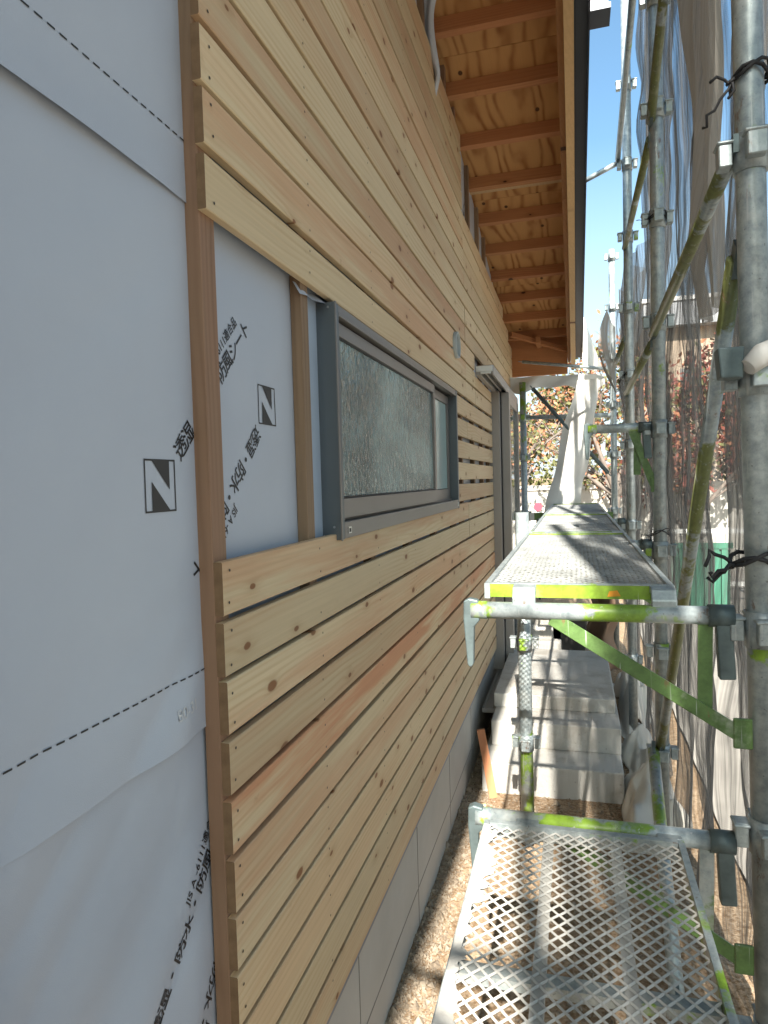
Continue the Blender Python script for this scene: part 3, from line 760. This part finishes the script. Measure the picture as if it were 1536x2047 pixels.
def ledger(y, zc, label, r=.0182, mat=GALG, x0=.325):
    t = thing('scaffold_bracket', label, 'scaffold bracket', (XP, y, zc), 'brackets carrying the walkway planks')
    L = XP-x0
    MB().tube([(-PR-.006, 0, 0), (-L, 0, 0)], r, 20).build('tube', mat, t)
    m = MB(); m.tube([(-PR-.05, 0, 0), (-PR-.004, 0, 0)], r*1.22, 18); m.build('end_socket', FORG, t)
    m = MB(); m.bar((-PR-.022, 0, -.01), (-PR-.016, 0, -.125), .030, .026, (0, 1, 0)); bevel(m.build('wedge', FORG, t), .003, 2)
    m = MB(); m.tube([(-L+.03, 0, 0), (-L-.004, 0, 0)], r*1.06, 18); m.build('end_cap', mat, t)
    # hook at the wall end
    m = MB(); m.prism([(-L-.020, .020), (-L-.008, .026), (-L+.012, .022), (-L+.014, -.022), (-L+.002, -.036), (-L-.001, -.118), (-L-.007, -.125), (-L-.014, -.120), (-L-.021, -.02)], -.011, .011, axis='y')
    bevel(m.build('hook', FORG, t), .003, 2)
    m = MB(); m.bar((-L+.165, -.008, -.012), (-PR+.004, -.008, -.232), .030, .006, (0, 1, 0)); bevel(m.build('strut', GRNB, t), .001, 1)
    m = MB(); m.bar((-PR-.055, -.001, -.012), (-PR-.057, -.001, -.19), .027, .006, (0, 1, 0)); m.build('upright_plate', GRNB, t)
    m = MB(); m.bar((-PR+.010, -.010, -.20), (-PR+.010, -.010, -.26), .035, .008, (0, 1, 0)); bevel(m.build('foot_plate', GRNB, t), .002, 1)
    return t
ledger(1.45, 1.318, 'near upper bracket tube with hooked end and green strut carrying the walkway')
ledger(1.45, .862, 'near lower bracket tube along the end of the lower mesh plank', r=.0185)
ledger(2.90, 1.318, 'bracket tube under the joint of the first and second upper planks')
ledger(4.35, 1.318, 'bracket tube under the far end of the second upper plank')
ledger(-2.05, 3.35, 'unseen bracket tube behind the viewpoint, added to cast a band of shade')  # unseen, added to throw a dark band across the lower plank
ledger(2.90, 1.79, 'empty bracket with hooked end sticking out at head height from the second post', x0=.60)

# ---------------- expanded-metal planks
def exmesh(x0, x1, y0, y1, cx, cy, sw, th, ztop, jag=0.):
    m = MB(); rr = random.Random(int(x0*100+y0*10))
    nx = int(round((x1-x0)/cx)); ny = int(round((y1-y0)/cy)); cx = (x1-x0)/nx; cy = (y1-y0)/ny
    tl = .0018      # strands are tilted, as in real expanded metal
    for j in range(ny):
        for i in range(nx):
            xc = x0+(i+.5)*cx; yc = y0+(j+.5)*cy
            for sx in (-1, 1):
                for sy in (-1, 1):
                    a = Vector((xc, yc+sy*cy/2, 0)); b = Vector((xc+sx*cx/2, yc, 0))
                    k = sw/2
                    # quad strip tilted about its run
                    o = Vector((0, k, 0)); za = ztop-(tl if sy < 0 else 0); zb = ztop-(0 if sy < 0 else tl)
                    n = len(m.v)
                    jz = rr.uniform(-.0006, .0006)
                    m.v += [(a.x, a.y-k, ztop-tl+jz), (a.x, a.y+k, ztop+jz), (b.x, b.y+k, ztop+jz), (b.x, b.y-k, ztop-tl+jz),
                            (a.x, a.y-k+th, ztop-tl-th+jz), (a.x, a.y+k+th, ztop-th+jz), (b.x, b.y+k+th, ztop-th+jz), (b.x, b.y-k+th, ztop-tl-th+jz)]
                    for f in ((0, 1, 2, 3), (7, 6, 5, 4), (0, 3, 7, 4), (1, 5, 6, 2)):
                        m.f.append(tuple(n+q for q in f)); m.sm.append(False)
    return m
def plank(x0, x1, y0, y1, zt, label, cx=.0225, cy=.027, lime=True, patches=False):
    L = y1-y0; W = x1-x0
    t = thing('walkway_plank', label, 'scaffold plank', (x0, y0, zt), 'expanded metal walkway planks')
    e = exmesh(.012, W-.012, .014, L-.014, cx, cy, .0045, .0014, -.003); e.build('expanded_mesh', DEKU if lime else DECK, t, kind='stuff')
    for a, b in ((0, .012), (W-.012, W)):
        m = MB(); m.box(a, b, 0, L, -.030, .003); m.build('side_rail', GALV, t)
    for a, b in ((0, .013), (L-.013, L)):
        m = MB(); m.box(.0125, W-.0125, a, b, -.0265, .002)
        r_ = m.build('end_rail', LIME if lime else GALV, t)
        m = MB(); m.box(.0125, W-.0125, a-.001, b+.001, .0022, .0045); m.build('rail_edge', GALV, r_)
    for yy in (.33, .66):
        m = MB(); m.box(.013, W-.013, L*yy, L*yy+.028, -.028, -.012); m.build('cross_stiffener', GALV, t)
    for xx in (.34, .67):
        m = MB(); m.box(W*xx-.010, W*xx+.010, .014, L-.014, -.022, -.0085); m.build('long_stiffener', DEKU if lime else DECK, t)
    for xx in (.088, W-.025):
        for yy, s_ in ((0, -1), (L, 1)):
            m = MB(); y_a, y_b = sorted((yy, yy+s_*.036))
            pr = [(yy, .004), (yy+s_*.030, .000), (yy+s_*.045, -.020), (yy+s_*.045, -.060), (yy+s_*.036, -.060), (yy+s_*.034, -.020), (yy+s_*.024, -.012), (yy, -.012)]
            m.prism(pr, xx-.024, xx+.024, axis='x'); bevel(m.build('hook', GALV, t), .002, 1)
    return t
p1 = plank(.345, .735, 1.487, 2.865, 1.367, 'near upper mesh plank with a bright lime end rail beside the cladding')
p2 = plank(.352, .735, 2.935, 4.315, 1.367, 'middle upper mesh plank beyond the first joint in the walkway')
p3 = plank(.352, .735, 4.385, 6.0, 1.367, 'farthest upper mesh plank ending at the striped toe board')
lowp = plank(.345, .738, .12, 1.412, .872, 'lower near mesh plank with dried mortar splashed along its left side', cx=.0245, cy=.028, lime=False)
m = MB()
rs = random.Random(9)
def crust(u, v):
    y = .02+v*1.25; wdt = .016+.035*max(0, noise.noise((y*5, 3, 1))+.2)+.02*noise.noise((y*34, 0, 0))+.012*noise.noise((y*90, 0, 4))
    x = .002+u*max(.014, wdt); return (x, y, .0045+.003*noise.noise((x*60, y*60, 0))*(1-u))
m.grid(crust, 10, 260); m.build('mortar_crust', CONC, lowp)
m = MB(); m.v += [(.258, -.0008, -.022), (.285, -.0008, -.020), (.278, -.0008, -.008), (.262, -.0008, -.010)]; m.f.append((0, 1, 2, 3)); m.sm.append(False); m.build('orange_fleck', ORNG, p1)

# white mortar-coated coupler and ties on the near post
t = thing('coated_coupler', 'white lumpy mortar coated tube end clamped high on the nearest post', 'pipe clamp', (XP+.015, 1.40, 1.80))
m = MB(); m.tube([(-.035, -.02, -.010), (-.01, -.01, .012), (.03, 0, .026), (.14, .0, .045)], [.016, .022, .024, .024], 16); m.build('coated_tube', CAPW, t)
m = MB(); m.prism([(-.085, .030), (-.040, .030), (-.042, -.028), (-.080, -.026)], -.02, .02, axis='y'); bevel(m.build('clamp', FORG, t), .003, 2)
def cord(z, y, lb, r=.0035, sp=1.0, x=XP):
    t = thing('black_cord', lb, 'cord', (x, y, z), 'black cords tying the netting')
    rr = random.Random(int(z*100)); pts = []
    for i in range(26):
        a = i*.52; pts.append((math.cos(a)*(PR+.006)*sp, math.sin(a)*(PR+.006)*sp, .012*math.sin(i*.9)+i*.0006))
    MB().tube(pts, r, 6).build('loop', RUBB, t)
    for k in range(3):
        p0 = Vector((-PR-.004, -.02, 0)); pts = [p0]
        for i in range(6): p0 = p0+Vector((rr.uniform(-.016, .004), rr.uniform(-.008, .008), rr.uniform(-.02, .012))); pts.append(p0)
        MB().tube(pts, r*.8, 6).build('loose_end', RUBB, t)
cord(2.335, 1.45, 'black cord knotted round the top of the nearest post')
cord(1.42, 1.45, 'black cord bunched low on the nearest post above the bracket', r=.0045, sp=1.12)
cord(2.60, 2.9, 'thin black cord at the upper coupler of the second post', r=.002)
cord(1.36, 2.9, 'thin black cord on the second post beside the walkway', r=.002)
cord(2.20, 4.35, 'thin black cord on the third post near the eave end', r=.002)

# ================================================================= NETTING
def curtain(y0, y1, z0, z1, xb, seed, label, amp=.055, mat=NET, lean=0., nseg=None):
    rr = random.Random(seed); m = MB(); L = y1-y0
    k1, k2, k3 = rr.uniform(5.5, 7.5), rr.uniform(13, 17), rr.uniform(31, 38)
    ph = [rr.uniform(0, 6) for _ in range(4)]
    def fn(u, v):
        z = z0+(z1-z0)*v
        y = y0+L*u+.10*noise.noise((z*.9, u*3, seed))
        d = .35*noise.noise((z*.7, y*.8, seed+1))
        a = amp*(.6+.9*abs(noise.noise((z*.45, y*.5, seed+7))))
        f = math.sin((y+d*.5)*k1*1.6+ph[0]+z*.35)*a+math.sin((y+d*.4)*k2*1.4+ph[1]-z*.3)*a*.42+math.sin((y+d*.25)*k3+ph[2]+z*.5)*a*.16
        f += .0045*math.sin((y+d*.2)*83+z*.8)*(1+noise.noise((y*3, z, seed)))
        f += .05*noise.noise((y*1.3, z*1.1, seed+4))+.02*noise.noise((y*5+z*4, z*3-y*3, seed+9))
        return (xb+f+lean*(z-z0), y, z)
    m.grid(fn, nseg or int(L*150), int((z1-z0)*16))
    return tag(m.build('mesh_sheet', mat), label, 'mesh sheet', 'grey mesh sheets hung on the scaffold')
for a, b, lb in ((-.85, 1.55, 'unseen grey mesh sheet beside and just behind the viewpoint, shaped to shade the walkway'), (-3.9, -1.08, 'unseen grey mesh sheet one bay behind the viewpoint, shaped to shade the walkway'),
                 (-6.6, -4.25, 'unseen grey mesh sheet furthest back, its gap shaped to let sun streaks through')):
    curtain(a, b, .05, 4.68, .99, 1+a, lb)  # unseen panels; top edge and gaps shaped to cast shade and sun streaks
curtain(1.47, 2.98, .03, 4.7, .985, 2, 'near grey mesh sheet hanging in pleats behind the nearest post')
curtain(2.93, 4.40, .03, 4.7, .965, 3, 'grey mesh sheet pleated between the second and third posts', amp=.05)
curtain(4.33, 6.20, .03, 3.05, .955, 4, 'far grey mesh sheet bunched between the third post and the end frame', amp=.045)
# loose upper sheet crossing the first at the top
m = MB()
def lu(u, v):
    z = 2.05+(1-v)*2.3; y = 1.9+1.05*u*(.25+.75*(1-v))+.12*(v); f = .05*math.sin(u*11+v*5)+.03*math.sin(u*23-v*3)
    return (.925+f*(.3+.7*(1-v))+.03*noise.noise((u*4, v*5, 2)), y, z)
m.grid(lu, 70, 60); tag(m.build('mesh_sheet', NETW), 'pale loose sheet folded and gathered high between the nearest two posts', 'mesh sheet')

# white sheet strips on the end frame
def cloth(fn, nu, nv, name, mat, label, cat, group=None):
    m = MB(); m.grid(fn, nu, nv); return tag(m.build(name, mat), label, cat, group)
def strip1(u, v):
    cx = .66+(.43-.66)*v; wd = .085+.035*math.sin(v*3)+.02*v; z = 2.42-1.14*v
    if v > .75: wd += (v-.75)*.18
    return (cx+(u-.5)*2*wd+.01*math.sin(v*13), 6.04+.03*math.sin(u*5+v*4)+.015*math.sin(v*19), z)
SHW = tarpm('white_sheet', (.78, .77, .74))
cloth(strip1, 16, 60, 'white_sheet', SHW, 'tall white sheet strip hanging in front of the end frame, sunlit', 'sheet', 'white sheets at the end of the scaffold')
def strip2(u, v):
    x = .0+.80*u; s = .028*math.sin(u*9+.5)+.018*math.sin(u*17); z = 2.50-(.115+s*.9)*v-.02*u
    return (x, 6.16+.025*math.sin(u*14+v*3), z)
cloth(strip2, 60, 10, 'white_sheet', SHW, 'white sheet swagged along the top of the end frame under the eave', 'sheet', 'white sheets at the end of the scaffold')
def strip3(u, v):
    z = 2.98-.46*v; x = .60+.16*u*(.25+.75*v)+.03*v; return (x, 6.2+.02*math.sin(u*6+v*4), z)
cloth(strip3, 14, 20, 'white_sheet', SHW, 'small white pointed sheet hung above the end frame beyond the eave', 'sheet', 'white sheets at the end of the scaffold')
def flap(u, v):
    z = 2.66-.50*v; wd = .12*math.sin(math.pi*min(1, .15+v*.9)); return (.855-.02-wd*u, 5.15+.05*math.sin(u*4+v*3), z+.12*u*(1-v))
cloth(flap, 16, 20, 'net_flap', NETW, 'loose triangular net flap blown out beside the third post', 'mesh sheet')

# ================================================================= GROUND CLUTTER
def heap(name, cx, cy, sx, sy, h, seed, mat, label, cat):
    m = MB()
    def fn(u, v):
        x = (u-.5)*2; y = (v-.5)*2; r = math.sqrt(x*x+y*y)
        an = math.atan2(y, x); e = 1+.22*math.sin(an*3+seed)+.12*math.sin(an*7+seed*2)
        X = x*sx*e; Y = y*sy*e
        b = max(0, 1-r*r*.8)*h
        rg = 1-2*abs(noise.noise((X*5+seed, Y*5, seed))); rg2 = 1-2*abs(noise.noise((X*12+seed, Y*9, seed+4)))
        return (X, Y, max(.004, b*(.6+.5*rg)+.03*rg2*min(1, b*8)+.006))
    m.grid(fn, 60, 60); o = m.build(name, mat, loc=(cx, cy, .0)); s_ = o.modifiers.new('t', 'SOLIDIFY'); s_.thickness = .002
    return tag(o, label, cat)
heap('crumpled_tarp', .855, 3.30, .13, .24, .22, 2.0, TARP, 'crumpled off white tarp in a heap beside the bottom step', 'tarp')
heap('crumpled_tarp', .87, 3.95, .09, .24, .16, 5.0, TARP, 'smaller off white tarp bundle on the sand beside the upper steps', 'tarp')
heap('crumpled_tarp', .90, 4.85, .10, .45, .26, 8.0, TARP, 'long folded tarp lying along the foot of the mesh beyond the landing', 'tarp')
t = thing('leaning_timber', 'reddish brown timber offcut leaning against the side of the steps', 'timber', (.115, 3.34, 0))
MB().bar((.01, 0, 0), (-.052, .035, .33), .040, .018, (.2, -1, .1)).build('offcut', CEDR, t)
t = thing('timber_offcut', 'short pale timber offcut standing on the ground by the foundation', 'timber', (.10, 3.05, 0))
MB().bar((0, 0, 0), (.012, .03, .09), .03, .02, (.9, .2, .1)).build('offcut', PINE, t).color = (0, 1.1, 0, 1)

# things beyond the landing
m = thing('concrete_block', 'white stepped concrete block beyond the landing', 'block', (.30, 5.45, 0))
for a, b in ((.0, .30), (.10, .40), (.20, .50)):
    bevel(MB().box(-.16, .12, a, a+.12 if a < .2 else .5, .0, b).build('tier', CONC, m), .004, 1)
bn = thing('dark_bin', 'dark grey plastic tub standing behind the landing', 'tub', (.48, 5.7, 0))
m = MB(); m.prism([(-.11, 0), (.11, 0), (.14, .47), (-.14, .47)], -.15, .15, axis='y'); bevel(m.build('tub', plain('dark_plastic', (.06, .055, .05), .6, nz=.2, ns=12), bn), .01, 2)
m = MB(); m.box(-.15, .15, -.16, .16, .47, .49); bevel(m.build('rim', plain('grey_rim', (.2, .2, .19), .6), bn), .004, 1)
def drape(u, v):
    return (.64+.22*u+.03*math.sin(v*9), 5.7+.12*math.sin(u*6+v*2), .62*(1-v)+.01+.02*math.sin(u*11))
cloth(drape, 30, 30, 'brown_cloth', TARB, 'brown tarp draped upright beside the dark tub at the end of the path', 'tarp')

# ================================================================= BACKGROUND
bw = thing('retaining_wall', 'low pale concrete retaining wall in dappled sun beyond the site', 'wall', (0, 12, 0))
for i in range(9):
    bevel(MB().box(-5+i*1.5, -3.505+i*1.5, 0, .25, -.1, 1.38).build('wall_panel', RWALL, bw), .008, 1)
MB().box(-5.02, 8.6, -.03, .28, 1.38, 1.46).build('coping', RWALL, bw)
leafO = plain('orange_leaf', (.33, .14, .085), .6, 0, .3, nz=.35, ns=1.3, c2=(.46, .2, .1))
leafR = plain('red_leaf', (.22, .055, .045), .6, 0, .3, nz=.35, ns=1.3, c2=(.3, .1, .07))
leafG = plain('olive_leaf', (.11, .11, .05), .6, 0, .3, nz=.35, ns=1.3, c2=(.17, .17, .06))
BARK = plain('grey_bark', (.16, .13, .11), .9, nz=.3, ns=20)
def tree(x, y, h, spread, seed, leaves, nleaf, label, trunk=.09, lsz=.05):
    rr = random.Random(seed); t = thing('tree', label, 'tree', (x, y, 0), 'trees beyond the scaffold')
    tr = MB(); br = MB(); tips = []
    def grow(p, d, L, r, lev):
        pts = [p]; q = p.copy(); dd = d.copy()
        for i in range(4):
            dd = (dd+Vector((rr.uniform(-.25, .25), rr.uniform(-.25, .25), rr.uniform(-.08, .2)))).normalized(); q = q+dd*L/4; pts.append(q.copy())
        (tr if lev == 0 else br).tube(pts, [r*(1-.14*i) for i in range(5)], 7 if lev < 2 else 4, cap=False)
        if lev >= 2:
            tips.extend(pts[1:])
        if lev < 4:
            for k in range(3 if lev else 5):
                s = pts[rr.randint(2, 4)]; a = rr.uniform(0, 6.28)
                nd = (dd*.5+Vector((math.cos(a)*spread, math.sin(a)*spread, rr.uniform(.05, .6)))).normalized()
                grow(s, nd, L*rr.uniform(.55, .75), r*.5, lev+1)
    grow(Vector((0, 0, 0)), Vector((0, 0, 1)), h*.42, trunk, 0)
    tr.build('trunk', BARK, t); br.build('branches', BARK, t)
    for mat, fr in leaves:
        lm = MB()
        for i in range(int(nleaf*fr)):
            c = rr.choice(tips)+Vector((rr.gauss(0, .09), rr.gauss(0, .09), rr.gauss(0, .09)))
            s = lsz*rr.uniform(.6, 1.3); a = Vector((rr.gauss(0, 1), rr.gauss(0, 1), rr.gauss(0, 1))).normalized(); b = a.cross(Vector((rr.gauss(0, 1), rr.gauss(0, 1), rr.gauss(0, 1)))).normalized()
            lm.quad(c-a*s, c+b*s*.5, c+a*s, c-b*s*.5)
        lm.build('foliage', mat, t)
OG = [(leafO, .45), (leafG, .55)]
tree(-.1, 9.6, 3.5, .9, 1, OG, 1500, 'orange leaved tree with bare twigs behind the end frame, nearest the house', lsz=.04)
tree(1.0, 10.4, 4.3, .9, 2, [(leafO, .5), (leafG, .5)], 1500, 'orange and olive tree showing right of the hanging white strip', lsz=.045)
tree(-1.3, 13.5, 4.6, 1, 3, [(leafG, .8), (leafO, .2)], 3500, 'olive green tree beyond the retaining wall on the left', lsz=.06)
tree(2.3, 11.2, 3.9, 1, 4, [(leafR, .6), (leafO, .2), (leafG, .2)], 3600, 'dark red tree seen through the mesh left of the long brace', lsz=.06)
tree(3.5, 12.8, 4.6, 1, 5, [(leafR, .7), (leafG, .3)], 3600, 'dark red tree seen through the mesh right of the long brace', lsz=.06)
tree(.6, 15, 5.0, 1.1, 6, [(leafG, .5), (leafO, .5)], 4000, 'tall pale tree standing furthest back between the posts', lsz=.07)
tree(5.2, 14.5, 5.0, 1.1, 7, [(leafR, .4), (leafG, .6)], 3600, 'mixed red and green tree at the far right behind the mesh', lsz=.07)
# hedge
hm = MB(); rr = random.Random(4)
for i in range(16000):
    c = Vector((rr.uniform(-6, 10), 13.2+rr.uniform(0, 1.6), 0)); c.z = rr.uniform(.0, 2.0+.5*noise.noise((c.x*.8, 0, 0)))
    s = .06*rr.uniform(.6, 1.3); a = Vector((rr.gauss(0, 1), rr.gauss(0, 1), rr.gauss(0, 1))).normalized(); b = a.cross(Vector((rr.gauss(0, 1), rr.gauss(0, 1), rr.gauss(0, 1)))).normalized()
    hm.quad(c-a*s, c+b*s*.6, c+a*s, c-b*s*.6)
hm.build('undergrowth', leafG, kind='stuff', label='olive undergrowth along the top of the retaining wall', category='undergrowth')
# neighbour's house beyond the mesh
nb = thing('neighbour_house', 'neighbouring building with a flat grey roof edge seen through the mesh', 'building', (5.6, 19, 0))
MB().box(-3.0, 4.0, 0, 6, 0, 5.35).build('wall', plain('beige_wall', (.42, .33, .25), .9, nz=.08, ns=2), nb)
rf = MB().box(-3.3, 4.3, -.4, 6.3, 5.35, 5.95).build('roof', plain('grey_roof_edge', (.30, .31, .33), .6), nb)
MB().box(-3.35, 4.35, -.45, 6.35, 5.95, 6.05).build('coping', LBLW, rf)
for i in range(3):
    f = MB().box(-2.4+i*2.2, -1.2+i*2.2, -.04, .0, 3.2, 4.3).build('window', BRZ, nb); MB().box(-2.34+i*2.2, -1.26+i*2.2, -.05, -.042, 3.26, 4.24).build('pane', GLAC, f)
gc = thing('green_crate', 'green slatted container standing on the ground beyond the mesh', 'container', (1.85, 8.0, 0))
GRN = plain('green_plastic', (.03, .14, .09), .5)
for i in range(7): MB().box(-.3+i*.085, -.24+i*.085, -.02, .0, .02, .78).build('slat', GRN, gc)
MB().box(-.32, .32, -.03, .012, .78, .84).build('rim', GRN, gc); MB().box(-.3, .3, .012, .4, .0, .76).build('body', GRN, gc)
fr = thing('white_fence', 'white rail fence across the far side of the neighbouring plot', 'fence', (1.4, 8.8, 0))
WH = plain('white_paint', (.78, .78, .76), .6)
for z in (.25, .88): MB().box(0, 2.6, -.02, .02, z, z+.05).build('rail', WH, fr)
for i in range(7): MB().box(.02+i*.42, .06+i*.42, -.025, .025, -.02, .95).build('post', WH, fr)
sg = thing('round_sign', 'small round red sign seen past the left of the white strip', 'sign', (.08, 9.0, 0))
MB().tube([(0, 0, 0), (0, 0, 1.2)], .018, 10).build('pole', GALV, sg)
MB().tube([(0, -.03, 1.22), (0, -.02, 1.22)], .055, 24).build('disc', plain('faded_red', (.5, .05, .08), .5), sg)
